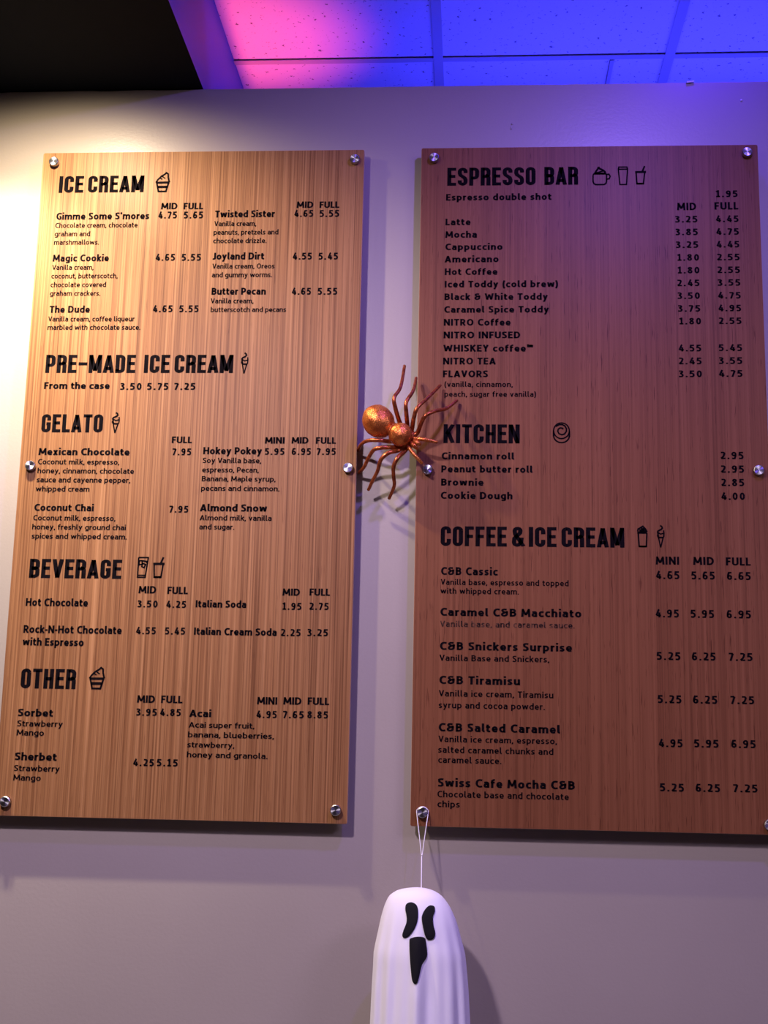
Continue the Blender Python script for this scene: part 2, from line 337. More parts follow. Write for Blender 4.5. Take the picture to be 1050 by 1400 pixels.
def put_text(name, s, x0, y, x1, cap, t, board, mt, want=1.0):
    A = at(x0, y, YI); B = at(x1, y, YI); C = at(x0, y - cap, YI)
    hgt = C.z - A.z; W = B.x - A.x
    gl = [body_glyph(c_, t) for c_ in s]; tot = sum(g[0] for g in gl); n = max(1, len(s) - 1)
    gap = (W / (hgt * want) - tot) / n; gap = max(.045 if name != 'price' else .10, min(.20 if name == 'price' else (.065 if x0 < 540 else .11), gap)); sx = W / (tot + gap * n)
    SX[s + str(int(y))] = round(sx / hgt, 2)
    V = []; Fc = []; x = 0; O = board.location
    for wd, paths in gl:
        for p in paths:
            v_, f_ = thick(p, t); o_ = len(V)
            V += [Vector((A.x + (q.x + x) * sx, YI, A.z + q.y * hgt)) - O for q in v_]; Fc += [tuple(o_ + i for i in f) for f in f_]
        x += wd + gap
    mesh_obj(name, V, Fc, mt, board)

def thick(pts, wd, closed=False, taper=None):
    """mitred strip along 2-D points -> verts, faces"""
    n = len(pts); V = []; Fc = []
    if not closed:
        for i in range(1, n - 1):
            u = Vector(pts[i]) - Vector(pts[i - 1]); q = Vector(pts[i + 1]) - Vector(pts[i])
            if u.length > 1e-6 and q.length > 1e-6 and u.normalized().dot(q.normalized()) < -.25:
                v1, f1 = thick(pts[:i + 1], wd); v2, f2 = thick(pts[i:], wd)
                return v1 + v2, f1 + [tuple(len(v1) + k for k in f) for f in f2]
    for i, p in enumerate(pts):
        a = pts[(i - 1) % n] if (closed or i > 0) else None; b = pts[(i + 1) % n] if (closed or i < n - 1) else None
        ds = []
        if a is not None: ds.append((Vector(p) - Vector(a)).normalized())
        if b is not None: ds.append((Vector(b) - Vector(p)).normalized())
        d = sum(ds, Vector((0, 0)))
        d = d.normalized() if d.length > 1e-6 else ds[0]
        nrm = Vector((-d.y, d.x)); k = 1
        if len(ds) == 2: k = min(1.6, 1 / max(.3, abs(nrm.dot(Vector((-ds[0].y, ds[0].x))))))
        h = wd / 2 * k
        V.append(Vector(p) + nrm * h); V.append(Vector(p) - nrm * h)
    for i in range(n if closed else n - 1):
        j = (i + 1) % n; Fc.append((2 * i, 2 * i + 1, 2 * j + 1, 2 * j))
    return V, Fc
def heading_glyph(ch):
    t = .165; h = t / 2; r = .125; W = .40; L = h; R = W - h; B = h; T = 1 - h
    if ch == 'I': return t, [[(h, 0), (h, 1)]]
    if ch == ' ': return .06, []
    if ch == '_': return .22, []
    if ch == '-': return .36, [[(0, .50), (.36, .50)]]
    if ch in 'CGO':
        c = arc(R - r, T - r, r, 0, 90) + arc(L + r, T - r, r, 90, 180) + arc(L + r, B + r, r, 180, 270) + arc(R - r, B + r, r, 270, 360)
        if ch == 'O': return W, [c + [c[0]]]
        if ch == 'C': return W, [[(R, .64)] + c + [(R, .36)]]
        return W, [[(R, .66)] + c + [(R, .47), (W * .52, .47)]]
    if ch == 'E': return .36, [[(.36, T), (h, T), (h, B), (.36, B)], [(h, .52), (.33, .52)]]
    if ch == 'F': return .35, [[(.35, T), (h, T), (h, 0)], [(h, .50), (.32, .50)]]
    if ch == 'L': return .34, [[(h, 1), (h, B), (.34, B)]]
    if ch == 'T': return .38, [[(0, T), (.38, T)], [(.19, T), (.19, 0)]]
    if ch == 'H': return W, [[(L, 0), (L, 1)], [(R, 0), (R, 1)], [(L, .5), (R, .5)]]
    if ch == 'N': return .43, [[(L, 0), (L, 1)], [(.43 - h, 0), (.43 - h, 1)], [(L, .98), (.43 - h, .02)]]
    if ch == 'M': return .54, [[(L, 0), (L, 1)], [(.54 - h, 0), (.54 - h, 1)], [(L, .97), (.27, .12), (.54 - h, .97)]]
    if ch == 'V': return .42, [[(h * .8, 1), (.21, .03), (.42 - h * .8, 1)]]
    if ch == 'A': return .43, [[(h * .8, 0), (.215, .97), (.43 - h * .8, 0)], [(.1, .24), (.33, .24)]]
    if ch == 'D': return W, [[(L, B)] + [(L, T)] + arc(R - r, T - r, r, 90, 0) + arc(R - r, B + r, r, 0, -90) + [(L, B), (L, .2)]]
    if ch in 'PRB':
        m_ = .5 if ch != 'P' else .42
        up = [(L, T)] + arc(R - r, T - r, r, 90, 0) + arc(R - r, m_ + r, r, 0, -90) + [(L, m_)]
        out = [[(L, 0), (L, 1)], up]
        if ch == 'R': out.append(arc(R - r, m_ - r * .6, r, 90, 0) + [(R, 0)])
        if ch == 'B': out.append([(L, .52)] + arc(R - r, .52 - r, r, 90, 0) + arc(R - r, B + r, r, 0, -90) + [(L, B)])
        return W, out
    if ch == 'S':
        return W, [[(R, .70)] + arc(R - r, T - r, r, 0, 90) + arc(L + r, T - r, r, 90, 180) + [(L, .68), (L + .03, .58), (R - .03, .42), (R, .32)] + arc(R - r, B + r, r, 0, -90) + arc(L + r, B + r, r, 270, 180) + [(L, .30)]]
    if ch == 'K': return .42, [[(L, 0), (L, 1)], [(.42 - h * .7, 1), (L + .05, .48)], [(.19, .56), (.42 - h * .7, 0)]]
    if ch == '&':
        return .46, [[(.45, .02), (.13, .62), (.11, .78)] + arc(.22, .80, .11, 170, 0, 6, .12) + [(.31, .68), (.1, .42), (.085, .26)] + arc(.21, .22, .125, 180, 300, 5, .14) + [(.36, .24), (.38, .46)]]
    return W, []
def put_heading(s, x0, y0, x1, y1, cap, board):
    ym = (y0 + y1) / 2
    A = at(x0, ym, YI); B = at(x1, ym, YI); h = at(x0, ym - cap, YI).z - A.z
    V = []; Fc = []; x = 0; gap = .068
    for ch in s:
        wd, paths = heading_glyph(ch)
        for p in paths:
            v_, f_ = thick(p, .165); o_ = len(V)
            V += [Vector((q.x + x, max(0, min(1, q.y)))) for q in v_]; Fc += [tuple(o_ + i for i in f) for f in f_]
        x += wd + gap
    tot = x - gap; sx = (B.x - A.x) / tot; O = board.location
    mesh_obj('heading', [Vector((A.x + q.x * sx, YI, A.z + q.y * h)) - O for q in V], Fc, M_ink, board)
# icons, each as strokes in its own little drawing frame (w, h) with y down
ICONS = {
 'sundae': ((262, 240, 650, 770), [((262,520),(310,440),(400,350),(500,290),(545,245),(600,285),(605,370),(635,480),(650,510)), 42],
   [((262,522),(650,516)), 54], [((290,540),(345,765),(560,765),(620,540)), 44], [((320,640),(595,640)), 62], [((380,395),(440,430)), 30], [((440,350),(520,405)), 30]),
 'cone': ((505, 180, 745, 945), [((610,190),(665,230),(680,280),(640,325),(545,370),(520,410),(535,480),(520,540),(555,605)), 52],
   [((725,350),(735,450),(728,560),(700,605)), 40], [((540,430),(620,482),(725,450)), 40], [((540,596),(710,600)), 55], [((535,515),(560,560)), 40], [((548,610),(615,935),(700,610)), 40]),
 'iced_glass': ((210, 200, 470, 695), [((228,212),(458,212),(408,684),(226,684),(228,212)), 32], [((228,636),(412,636)), 26],
   [((245,292),(312,288),(322,372),(252,388),(245,292)), 30], [((330,350),(402,378),(372,455),(312,428),(330,350)), 30], [((312,290),(425,305),(430,345)), 34]),
 'straw_cup': ((585, 200, 855, 700), [((585,365),(855,362)), 52], [((608,380),(625,680),(785,680),(822,380)), 34], [((615,680),(795,680)), 44], [((765,345),(822,205)), 40]),
 'mug': ((120, 95, 410, 385), [((127,225),(127,330),(140,362),(170,378),(300,378),(332,362),(343,330),(343,225),(330,208),(142,208),(127,225)), 18],
   [((343,218),(382,214),(402,250),(385,288),(343,292)), 17], [((152,205),(180,160),(205,130),(214,98),(240,128),(290,150),(318,175),(330,205)), 22], [((170,196),(290,160)), 16], [((155,200),(320,200)), 20]),
 'tall_cup': ((525, 90, 685, 380), [((532,130),(540,98),(670,98),(680,130),(660,376),(555,376),(532,130)), 16], [((530,132),(682,132)), 15]),
 'frappe': ((190, 150, 450, 660), [((200,315),(440,318)), 52], [((212,290),(222,235),(340,165),(400,230),(438,300)), 36], [((250,275),(410,275)), 70], [((290,235),(375,235)), 60], [((222,330),(243,645),(415,645),(433,330)), 34], [((240,648),(420,648)), 40]),
 'roll': ((265, 180, 795, 830), [tuple(arc(530, 440, 250, 0, 360, 28)), 40], [tuple([(780,440),(785,600)] + arc(530, 600, 250, 0, 180, 14, 218) + [(275,600),(280,440)]), 42],
   [((592,395),(560,358),(490,350),(428,390),(412,460),(450,532),(540,570),(630,540),(688,460),(688,370),(640,290),(560,245),(470,245),(350,300)), 44]),
}
def put_icon(kind, x0, y0, x1, y1, board, wid=1):
    bx, *strokes = ICONS[kind]
    A = at(x0, y1, YI); B = at(x1, y1, YI); h = at(x0, y0, YI).z - A.z
    sx = (B.x - A.x) / (bx[2] - bx[0]); sz = h / (bx[3] - bx[1]); V = []; Fc = []; O = board.location
    for pts, wd in strokes:
        v_, f_ = thick(pts, wd * wid); o_ = len(V)
        V += [Vector((A.x + (q.x - bx[0]) * sx, YI, A.z + (bx[3] - q.y) * sz)) - O for q in v_]; Fc += [tuple(o_ + i for i in f) for f in f_]
    mesh_obj('icon', V, Fc, M_ink, board)

# ------------------------------------------------------------------ menu boards
def rounded_panel(x0, x1, z0, z1, y0, y1, r=.004):
    bm = bmesh.new(); pts = []
    for cx, cz, a in ((x1 - r, z1 - r, 0), (x0 + r, z1 - r, 90), (x0 + r, z0 + r, 180), (x1 - r, z0 + r, 270)):
        pts += arc(cx, cz, r, a, a + 90, 4)
    f = bm.faces.new([bm.verts.new((x, y0, z)) for x, z in pts]); ex = bmesh.ops.extrude_face_region(bm, geom=[f])
    for v in ex['geom']:
        if isinstance(v, bmesh.types.BMVert): v.co.y = y1
    bmesh.ops.recalc_face_normals(bm, faces=bm.faces)
    ed = [e for e in bm.edges if abs(e.verts[0].co.y - y0) < 1e-6 and abs(e.verts[1].co.y - y0) < 1e-6]
    bmesh.ops.bevel(bm, geom=ed, offset=.0008, segments=1, affect='EDGES')
    for f in bm.faces: f.material_index = 0 if abs(f.normal.y) > .9 else 1
    return bm
def lathe_y(prof, seg=28):
    """profile (radius, y) turned about the Y axis"""
    bm = bmesh.new(); rings = []
    for r, y in prof:
        rings.append([bm.verts.new((r * math.cos(2 * math.pi * k / seg), y, r * math.sin(2 * math.pi * k / seg))) for k in range(seg)])
    for a, b in zip(rings, rings[1:]):
        for k in range(seg): bm.faces.new((a[k], a[(k + 1) % seg], b[(k + 1) % seg], b[k]))
    bm.faces.new(rings[0]); bm.faces.new(rings[-1]); bmesh.ops.recalc_face_normals(bm, faces=bm.faces)
    return bm
cap_bm = lathe_y([(.0060, -.0115), (.0098, -.0115), (.0110, -.0105), (.0114, -.0090), (.0114, -.0012), (.0108, 0)])
cap_me = bpy.data.meshes.new('standoff_cap'); cap_bm.to_mesh(cap_me); cap_bm.free(); cap_me.materials.append(M_steel)
for p_ in cap_me.polygons: p_.use_smooth = abs(p_.normal.y) < .5
bar_bm = lathe_y([(.0090, .0115), (.0095, .012), (.0095, .0322), (.0095, .0326)])
bar_me = bpy.data.meshes.new('standoff'); bar_bm.to_mesh(bar_me); bar_bm.free(); bar_me.materials.append(M_steel); bar_me.shade_smooth()
def board(x0, x1, z0, z1, wm, label, pins):
    b = empty('menu_board', ((x0 + x1) / 2, -.027, z0)); tag(b, label, 'menu board', 'wooden menu boards on the wall')
    O = b.location
    pn = bm_obj('panel', rounded_panel(x0 - O.x, x1 - O.x, 0, z1 - z0, YB - O.y, YB + .011 - O.y), [wm, M_edge], b)
    for px, py in pins:
        c = at(px, py, YB - .0115) if px is not None else Vector(py)
        s = put('standoff', bar_me, Vector((c.x, YB, c.z)) - O, b); put('standoff_cap', cap_me, (0, 0, 0), s)
    return b
LX0, LX1 = -.8142, -.0535; RX0, RX1 = .0789, .8444
ZL0, ZL1 = 1.4867, 3.0127; ZR0, ZR1 = 1.4858, 3.0149
LB = board(LX0, LX1, ZL0, ZL1, M_wood_l, 'left wooden menu board headed ICE CREAM, with warm light on its upper left', [(73, 220), (485, 216.5), (40.5, 636), (475.5, 639), (6, 1096), (458.5, 1108)])
RB = board(RX0, RX1, ZR0, ZR1, M_wood_r, 'right, darker wooden menu board headed ESPRESSO BAR, tinted purple at its top', [(593.5, 214.5), (1022, 207), (584.5, 641.5), (1038, 642.5), (577.5, 1111), (1053, 1128)])

HEAD = [('ICE CREAM',80,264.3,196.2,263,22.8),('PRE-MADE_ICE CREAM',61.7,509.3,318.3,510,24.6),('GELATO',56,590.7,140,591,24.6),
 ('BEVERAGE',39.4,789.1,165.7,790.6,26),('OTHER',27.7,940.6,103.1,941,27),
 ('ESPRESSO_BAR',611.4,255,790.5,253,24.5),('KITCHEN',606.2,605.7,710.5,605.7,25.7),('COFFEE & ICE CREAM',602.3,745,853.7,747.7,27)]
for s, a, b, c, d, e in HEAD: put_heading(s.replace('ICE CREAM', 'ICE CREAM'), a, b, c, d, e, LB if a < 540 else RB)
for k, a, b, c, d in [('sundae',212.5,236,231,262),('cone',329.2,482,338.4,511),('cone',152.3,563.7,162.3,592.3),('iced_glass',187,761.4,201.9,789.7),
 ('straw_cup',208.4,761.4,223.9,790),('sundae',121.4,912.3,142,941.4),('mug',810.3,228.1,835.1,253),('tall_cup',845,227.7,858.7,252.6),
 ('straw_cup',868.6,226.9,883.6,252.1),('roll',756.3,577.7,779.1,605.6),('frappe',870.9,718.6,885.7,747.7),('cone',898.9,718,908.6,749)]:
    put_icon(k, a, b, c, d, LB if a < 540 else RB, 1.35 if k in ('mug', 'tall_cup') else 1.1)
N, D, PR, SZ = 'item_name', 'item_description', 'price', 'size_label'
T = [
 (SZ,8.8,'MID',220.2,286.2,242.4),(SZ,8.8,'FULL',250.7,286.2,277.6),(PR,9.5,'4.75',216.2,298.8,241.7),(PR,9.5,'5.65',251.2,298.8,277.4),
 (N,9.5,"Gimme Some S'mores",76.7,300.5,203.8),(D,6.9,'Chocolate cream, chocolate',75.5,311.6,187.9),(D,6.9,'graham and',74.5,323.3,123.1),(D,6.9,'marshmallows.',73.6,334.8,135.2),
 (N,9.5,'Magic Cookie',72.1,357.6,148.6),(PR,9.5,'4.65',212.6,356.6,239),(PR,9.5,'5.55',248.3,356.6,274.5),(D,6.9,'Vanilla cream,',71.2,369,127.6),
 (D,6.9,'coconut, butterscotch,',70,380.7,160.7),(D,6.9,'chocolate covered',69,392.6,144.8),(D,6.9,'graham crackers.',68,404.5,137),
 (N,9.5,'The Dude',67.4,427.6,122.6),(PR,9.5,'4.65',208.8,426.9,235.7),(PR,9.5,'5.55',245,426.9,271.4),(D,6.9,'Vanilla cream, coffee liqueur',65.7,439.5,183.8),(D,6.9,'marbled with chocolate sauce.',64.8,451,191.7),
 (SZ,8.8,'MID',405.7,284.3,428.3),(SZ,8.8,'FULL',436.7,284.3,463.8),(PR,9.5,'4.65',402.1,296.6,428.1),(PR,9.5,'5.55',436.9,296.6,463.6),
 (N,9.5,'Twisted Sister',293.8,297.4,375.5),(D,6.9,'Vanilla cream,',292.9,309.3,350.2),(D,6.9,'peanuts, pretzels and',291.9,321,380.5),(D,6.9,'chocolate drizzle.',291.4,332.6,364.3),
 (N,9.5,'Joyland Dirt',290.7,355,361),(PR,9.5,'4.55',400,355,426.2),(PR,9.5,'5.45',435.5,355,461.9),(D,6.9,'Vanilla cream, Oreos',290.2,367.4,375.2),(D,6.9,'and gummy worms.',289.5,379.3,371.9),
 (N,9.5,'Butter Pecan',289,403,363.3),(PR,9.5,'4.65',398.8,403,425),(PR,9.5,'5.55',434.3,403,461),(D,6.9,'Vanilla cream,',288,414.8,346.4),(D,6.9,'butterscotch and pecans',287.9,426.7,391),
 (N,9.3,'From the case',60,531.7,149.7),(PR,9.5,'3.50',164,533,193.3),(PR,9.5,'5.75',201,533,230),(PR,9.5,'7.25',237.7,533,267),
 (SZ,9,'FULL',234.7,605.7,262.3),(PR,9.4,'7.95',235.3,622.3,261.3),(N,9.5,'Mexican Chocolate',52.7,622,177),(D,7.3,'Coconut milk, espresso,',51.7,634.7,163),
 (D,7.3,'honey, cinnamon, chocolate',51,647,183),(D,7.3,'sauce and cayenne pepper,',50,659.3,178),(D,7.3,'whipped cream',48.7,671.7,122.3),
 (N,9.5,'Coconut Chai',46.7,698.3,128),(PR,9.4,'7.95',231,700.7,257.3),(D,7.3,'Coconut milk, espresso,',45.3,711.3,157.7),(D,7.3,'honey, freshly ground chai',43.7,723.7,172),(D,7.3,'spices and whipped cream.',43,736.3,173.3),
 (SZ,9,'MINI',362.3,606.5,389),(SZ,9,'MID',398.7,606.5,421.7),(SZ,9,'FULL',431.7,606.7,459.3),(N,9.8,'Hokey Pokey',277.7,621,358),(PR,9.3,'5.95',362,621.9,388.7),(PR,9.3,'6.95',398.7,621.9,425),(PR,9.3,'7.95',432.7,621.9,459),
 (D,7.3,'Soy Vanilla base,',277,633,357),(D,7.3,'espresso, Pecan,',276.3,645.7,353.7),(D,7.3,'Banana, Maple syrup,',275.7,658,376.7),(D,7.3,'pecans and cinnamon.',274.7,671,382),
 (N,10,'Almond Snow',273.3,699,365),(D,7.3,'Almond milk, vanilla',273,711.3,371.3),(D,7.3,'and sugar.',272.3,723.7,320.3),
 (SZ,9.8,'MID',386.3,814.3,410),(SZ,9.8,'FULL',423,814.3,451),(N,9.8,'Italian Soda',267.3,830.3,336.7),(PR,9.8,'1.95',386,833.7,412),(PR,9.8,'2.75',422.7,833.7,449.3),
 (SZ,10,'MID',189.4,811.1,213.4),(SZ,10,'FULL',228.6,812,256.6),(N,10.6,'Hot Chocolate',34.9,828.3,120),(PR,9.6,'3.50',187.7,830.3,215.4),(PR,9.6,'4.25',227,830.9,254.3),
 (N,10.6,'Rock-N-Hot Chocolate',31.7,865.1,166.3),(PR,9.8,'4.55',185.7,866.9,212.9),(PR,9.8,'5.45',225.4,867.4,252.9),(N,10.6,'with Espresso',30.6,882.3,114.3),
 (N,10,'Italian Cream Soda',265,867.8,378.3),(PR,9.8,'2.25',383.8,869.6,410.9),(PR,9.8,'3.25',420,869.6,448.4),
 (SZ,10.2,'MID',187.4,960.6,211.7),(SZ,10.2,'FULL',220,961,249.4),(N,10.3,'Sorbet',24.3,979.1,72.3),(PR,9.8,'3.95',186,978.3,214.3),(PR,9.8,'4.85',218.6,978.6,247.1),
 (D,8.2,'Strawberry',23.4,992.9,85.7),(D,8.2,'Mango',22.6,1005.4,60),(N,10.6,'Sherbet',20,1039.1,77.4),(PR,9.8,'4.25',181.7,1047.1,210.3),(PR,9.8,'5.15',214.3,1047.4,242.9),
 (D,8.2,'Strawberry',18.9,1054,81.4),(D,8.2,'Mango',18,1066.9,55.7),
 (SZ,10.2,'MINI',351.5,962.9,378.9),(SZ,10.2,'MID',387.4,963.2,412),(SZ,10.2,'FULL',420.4,963.5,450),(N,10,'Acai',258.8,980,288.7),(PR,10,'4.95',350.3,981.5,378.3),(PR,10,'7.65',386.5,981.8,415.2),(PR,10,'8.85',420,982,448.4),
 (D,7.8,'Acai super fruit,',258,994.6,347.8),(D,7.8,'banana, blueberries,',256.7,1008,374.6),(D,7.8,'strawberry,',255.8,1021.7,320.4),(D,7.8,'honey and granola.',255.2,1035.4,365.8),
 # right board
 (N,9,'Espresso double shot',609.8,274.3,754),(N,9,'Latte',609,308,643.3),(N,9,'Mocha',609,325.2,652),(N,9,'Cappuccino',608.8,342,687),(N,9,'Americano',608,358.8,681.7),(N,9,'Hot Coffee',608,376,680),
 (N,9,'Iced Toddy (cold brew)',607.9,393,763),(N,9,'Black & White Toddy',607.6,410.2,749),(N,9,'Caramel Spice Toddy',607.4,427.6,750.5),(N,9.2,'NITRO Coffee',606.7,445.2,698),(N,9.2,'NITRO INFUSED',606.4,462.6,711.2),
 (N,9.3,'WHISKEY coffee\u2122',606.2,480.7,728),(N,9.3,'NITRO TEA',605.7,498.3,677.6),(N,9.3,'FLAVORS',605.5,515.7,667),(D,7.4,'(vanilla, cinnamon,',607.6,529,701),(D,7.4,'peach, sugar free vanilla)',607.6,542.4,732.9),
 (N,9.5,'Cinnamon roll',603.8,627.9,702.9),(N,9.5,'Peanut butter roll',603.3,645.7,728),(N,9.5,'Brownie',603,663.8,661),(N,9.7,'Cookie Dough',602.6,682,700.7),
 (PR,9,'1.95',978.8,269.5,1008.6),(SZ,10.2,'MID',926,287.4,952),(SZ,10.2,'FULL',976.9,286.6,1009.5)]
for i, (p, q) in enumerate([('3.25','4.45'),('3.85','4.75'),('3.25','4.45'),('1.80','2.55'),('1.80','2.55'),('2.45','3.55'),('3.50','4.75'),('3.75','4.95'),('1.80','2.55')]):
    y = 304.2 + i * 17.42; T += [(PR,9,p,923 + i * .55 + (1.4 if p[0] == '1' else 0),y,953.7 + i * .55 + (.5 if p[0] == '1' else 0)),(PR,9,q,978.8 + i * .48,y - .5,1009.9 + i * .5)]
for i, (p, q) in enumerate([('4.55','5.45'),('2.45','3.55'),('3.50','4.75')]):
    y = 480.5 + i * 17.6; T += [(PR,9.3,p,927.9 + i * .1,y,958.8 + i * .5),(PR,9.3,q,982.9,y - .5,1014.8 + i * .3)]
T += [(PR,10,'2.95',985.2,627.6,1016.7),(PR,10,'2.95',985.5,646.2,1017.4),(PR,10,'2.85',986,664.5,1017.6),(PR,10,'4.00',986.2,683.3,1018.6)]
T += [(SZ,11,'MINI',896.8,771.8,928.6),(SZ,11,'MID',948,772.3,976.2),(SZ,11,'FULL',992.5,773,1026.4)]
def row(y, ps, xs): 
    for p, (a, b), k in zip(ps, xs, range(3)): T.append((PR,11,p,a,y + k * .6,b))
row(791.6, ('4.65','5.65','6.65'), ((896.8,929),(945.5,977.4),(994,1026.6)))
row(844, ('4.95','5.95','6.95'), ((896.4,928.3),(944.5,976.4),(993.5,1026.9)))
row(902.2, ('5.25','6.25','7.25'), ((898,930.4),(946,978.5),(996.3,1029)))
row(961.2, ('5.25','6.25','7.25'), ((899.4,931.8),(947.5,980.8),(998.5,1031.3)))
row(1021.2, ('4.95','5.95','6.95'), ((900.6,933.4),(949.2,982.6),(999.8,1033.3)))
row(1081.8, ('5.25','6.25','7.25'), ((902.5,935.2),(951.2,984.6),(1002.3,1035.8)))
T += [(N,10.8,'C&B Cassic',602.9,786,680.3),(D,7.9,'Vanilla base, espresso and topped',602.6,799.5,777.4),(D,7.9,'with whipped cream.',602.3,811.6,709.4),
 (N,10.9,'Caramel C&B Macchiato',602,841.8,794.9),('worn',8.2,'Vanilla base, and caramel sauce.',601.7,856.8,785.7),(N,11,'C&B Snickers Surprise',601.4,888.4,782),(D,8.4,'Vanilla Base and Snickers,',600.9,903.4,750.9),
 (N,11.2,'C&B Tiramisu',600.6,935,711),(D,8.6,'Vanilla ice cream, Tiramisu',600,952,756.6),(D,8.6,'syrup and cocoa powder.',599.7,968,745),
 (N,11.4,'C&B Salted Caramel',599.7,999.8,765.7),(D,8.6,'Vanilla ice cream, espresso,',599.4,1014.4,761.4),(D,8.6,'salted caramel chunks and',599,1029,756.6),(D,8.6,'caramel sauce.',599,1042.9,685.4),
 (N,11.6,'Swiss Cafe Mocha C&B',598.6,1075.5,786),(D,8.8,'Chocolate base and chocolate',598,1089.8,777.7),(D,8.8,'chips',598,1103.4,628.6)]
for k, cap, s, x0, y, x1 in T:
    t = .165 if k in (D, 'worn') else (.20 if k in (PR, SZ) else .205)
    put_text(D if k == 'worn' else k, s, x0, y, x1, cap, t, LB if x0 < 540 else RB, M_ink_worn if k == 'worn' else M_ink, .97)

# ------------------------------------------------------------------ copper spider
def tube(pts, rad, seg=10):
    """smooth tube through world points (Catmull-Rom) with tapered radius"""
    P_ = []; Rr = []
    n = len(pts)
    for i in range(n - 1):
        p0, p1, p2, p3 = pts[max(0, i - 1)], pts[i], pts[i + 1], pts[min(n - 1, i + 2)]
        for k in range(5):
            t = k / 5
            P_.append(.5 * ((2 * p1) + (p2 - p0) * t + (2 * p0 - 5 * p1 + 4 * p2 - p3) * t * t + (-p0 + 3 * p1 - 3 * p2 + p3) * t ** 3))
            Rr.append(rad[i] * (1 - t) + rad[i + 1] * t)
    P_.append(pts[-1]); Rr.append(rad[-1])
    bm = bmesh.new(); rings = []; up = Vector((.2, 1, .1)).normalized()
    for i, p in enumerate(P_):
        d = (P_[min(i + 1, len(P_) - 1)] - P_[max(i - 1, 0)]).normalized()
        u = (up - d * up.dot(d)).normalized(); w_ = d.cross(u)
        rings.append([bm.verts.new(p + (u * math.cos(2 * math.pi * k / seg) + w_ * math.sin(2 * math.pi * k / seg)) * Rr[i]) for k in range(seg)])
    for a, b in zip(rings, rings[1:]):
        for k in range(seg): bm.faces.new((a[k], a[(k + 1) % seg], b[(k + 1) % seg], b[k]))
    for r, p, s in ((rings[0], P_[0], -1), (rings[-1], P_[-1], 1)):
        d = (P_[1] - P_[0] if s < 0 else P_[-1] - P_[-2]).normalized() * s
        c = bm.verts.new(p + d * (Rr[0] if s < 0 else Rr[-1]) * .8)
        for k in range(seg): bm.faces.new((r[k], r[(k + 1) % seg], c))
    bmesh.ops.recalc_face_normals(bm, faces=bm.faces)
    return bm
def spx(X, Y, y): return at(480 + X / 6.3625, 490 + Y / 6.3625, y)
sp_c = spx(425, 680, -.082)
sp = empty('spider_decoration', sp_c)
tag(sp, 'glittery copper spider decoration clinging between the two menu boards', 'spider decoration')
def shift(bm, o): bmesh.ops.translate(bm, vec=-o.location, verts=bm.verts); return bm
def ball(c, rx, ry, rz, rot=0, amp=.0012, sub=4):
    bm = bmesh.new(); bmesh.ops.create_icosphere(bm, subdivisions=sub, radius=1)
    Rm = Matrix.Rotation(rot, 3, 'Y')
    for v in bm.verts:
        n = v.co.copy(); k = amp * (noise.noise(n * 3 + c * 9) + .5 * noise.noise(n * 9))
        v.co = c + Rm @ Vector((n.x * rx, n.y * ry, n.z * rz)) + n * k
    return bm
body = ball(spx(238, 548, -.085), .0345, .033, .0385, math.radians(-35))
t_ = bpy.data.meshes.new('t')
for b2 in (ball(spx(428, 662, -.092), .0262, .024, .0262), ball(spx(345, 612, -.083), .016, .014, .016), ball(spx(470, 700, -.072), .026, .017, .024)):
    b2.to_mesh(t_); b2.free(); body.from_mesh(t_)
bo = bm_obj('body', shift(body, sp), M_copper, sp, True)
rm = bo.modifiers.new('union', 'REMESH'); rm.mode = 'VOXEL'; rm.voxel_size = .0016; rm.use_smooth_shade = True
dg = bpy.context.evaluated_depsgraph_get(); me = bpy.data.meshes.new_from_object(bo.evaluated_get(dg))
bo.modifiers.clear(); bo.data = me; me.shade_smooth()
if not me.materials: me.materials.append(M_copper)
yb = -.078
LEGS = [[(470,640,yb),(425,560,yb-.004),(385,430,-.112),(375,340,-.118),(430,250,-.095),(465,65,-.055)],
 [(490,650,yb),(490,585,yb-.004),(480,470,-.112),(480,380,-.12),(540,280,-.1),(565,170,-.06)],
 [(520,660,yb),(530,610,yb-.004),(545,520,-.108),(575,430,-.118),(660,350,-.1),(775,235,-.05)],
 [(540,680,yb),(580,640,yb-.002),(610,560,-.10),(650,495,-.112),(740,455,-.1),(830,435,-.075),(920,365,-.048)],
 [(430,720,yb),(330,722,yb),(250,712,-.09),(150,715,-.08),(90,745,-.055),(62,800,-.022)],
 [(430,745,yb),(380,772,yb),(280,775,-.09),(200,795,-.085),(150,870,-.062),(110,950,-.042),(66,995,-.02)],
 [(450,760,yb),(410,800,yb),(330,820,-.092),(260,880,-.09),(230,980,-.068),(190,1060,-.05),(150,1145,-.032)],
 [(490,770,yb),(460,812,yb),(405,865,-.094),(370,940,-.09),(370,1030,-.07),(375,1110,-.055),(330,1220,-.036)]]
for L in LEGS:
    n = len(L); bm_obj('leg', shift(tube([spx(*p) for p in L], [.0054 - .0019 * i / (n - 1) for i in range(n)]), sp), M_copper_leg, sp, True)
for L in ([(500,690,-.082),(570,698,-.088),(650,708,-.092),(748,728,-.085)], [(490,760,-.082),(520,800,-.088),(570,860,-.09),(618,912,-.08)]):
    bm_obj('pedipalp', shift(tube([spx(*p) for p in L], [.0036, .0042, .0042, .0036]), sp), M_copper, sp, True)
for L in ([(520,735,-.085),(550,760,-.09),(578,790,-.085)], [(540,715,-.085),(575,735,-.092),(603,748,-.088)]):
    bm_obj('fang', shift(tube([spx(*p) for p in L], [.0046, .0056, .0034]), sp), M_copper, sp, True)

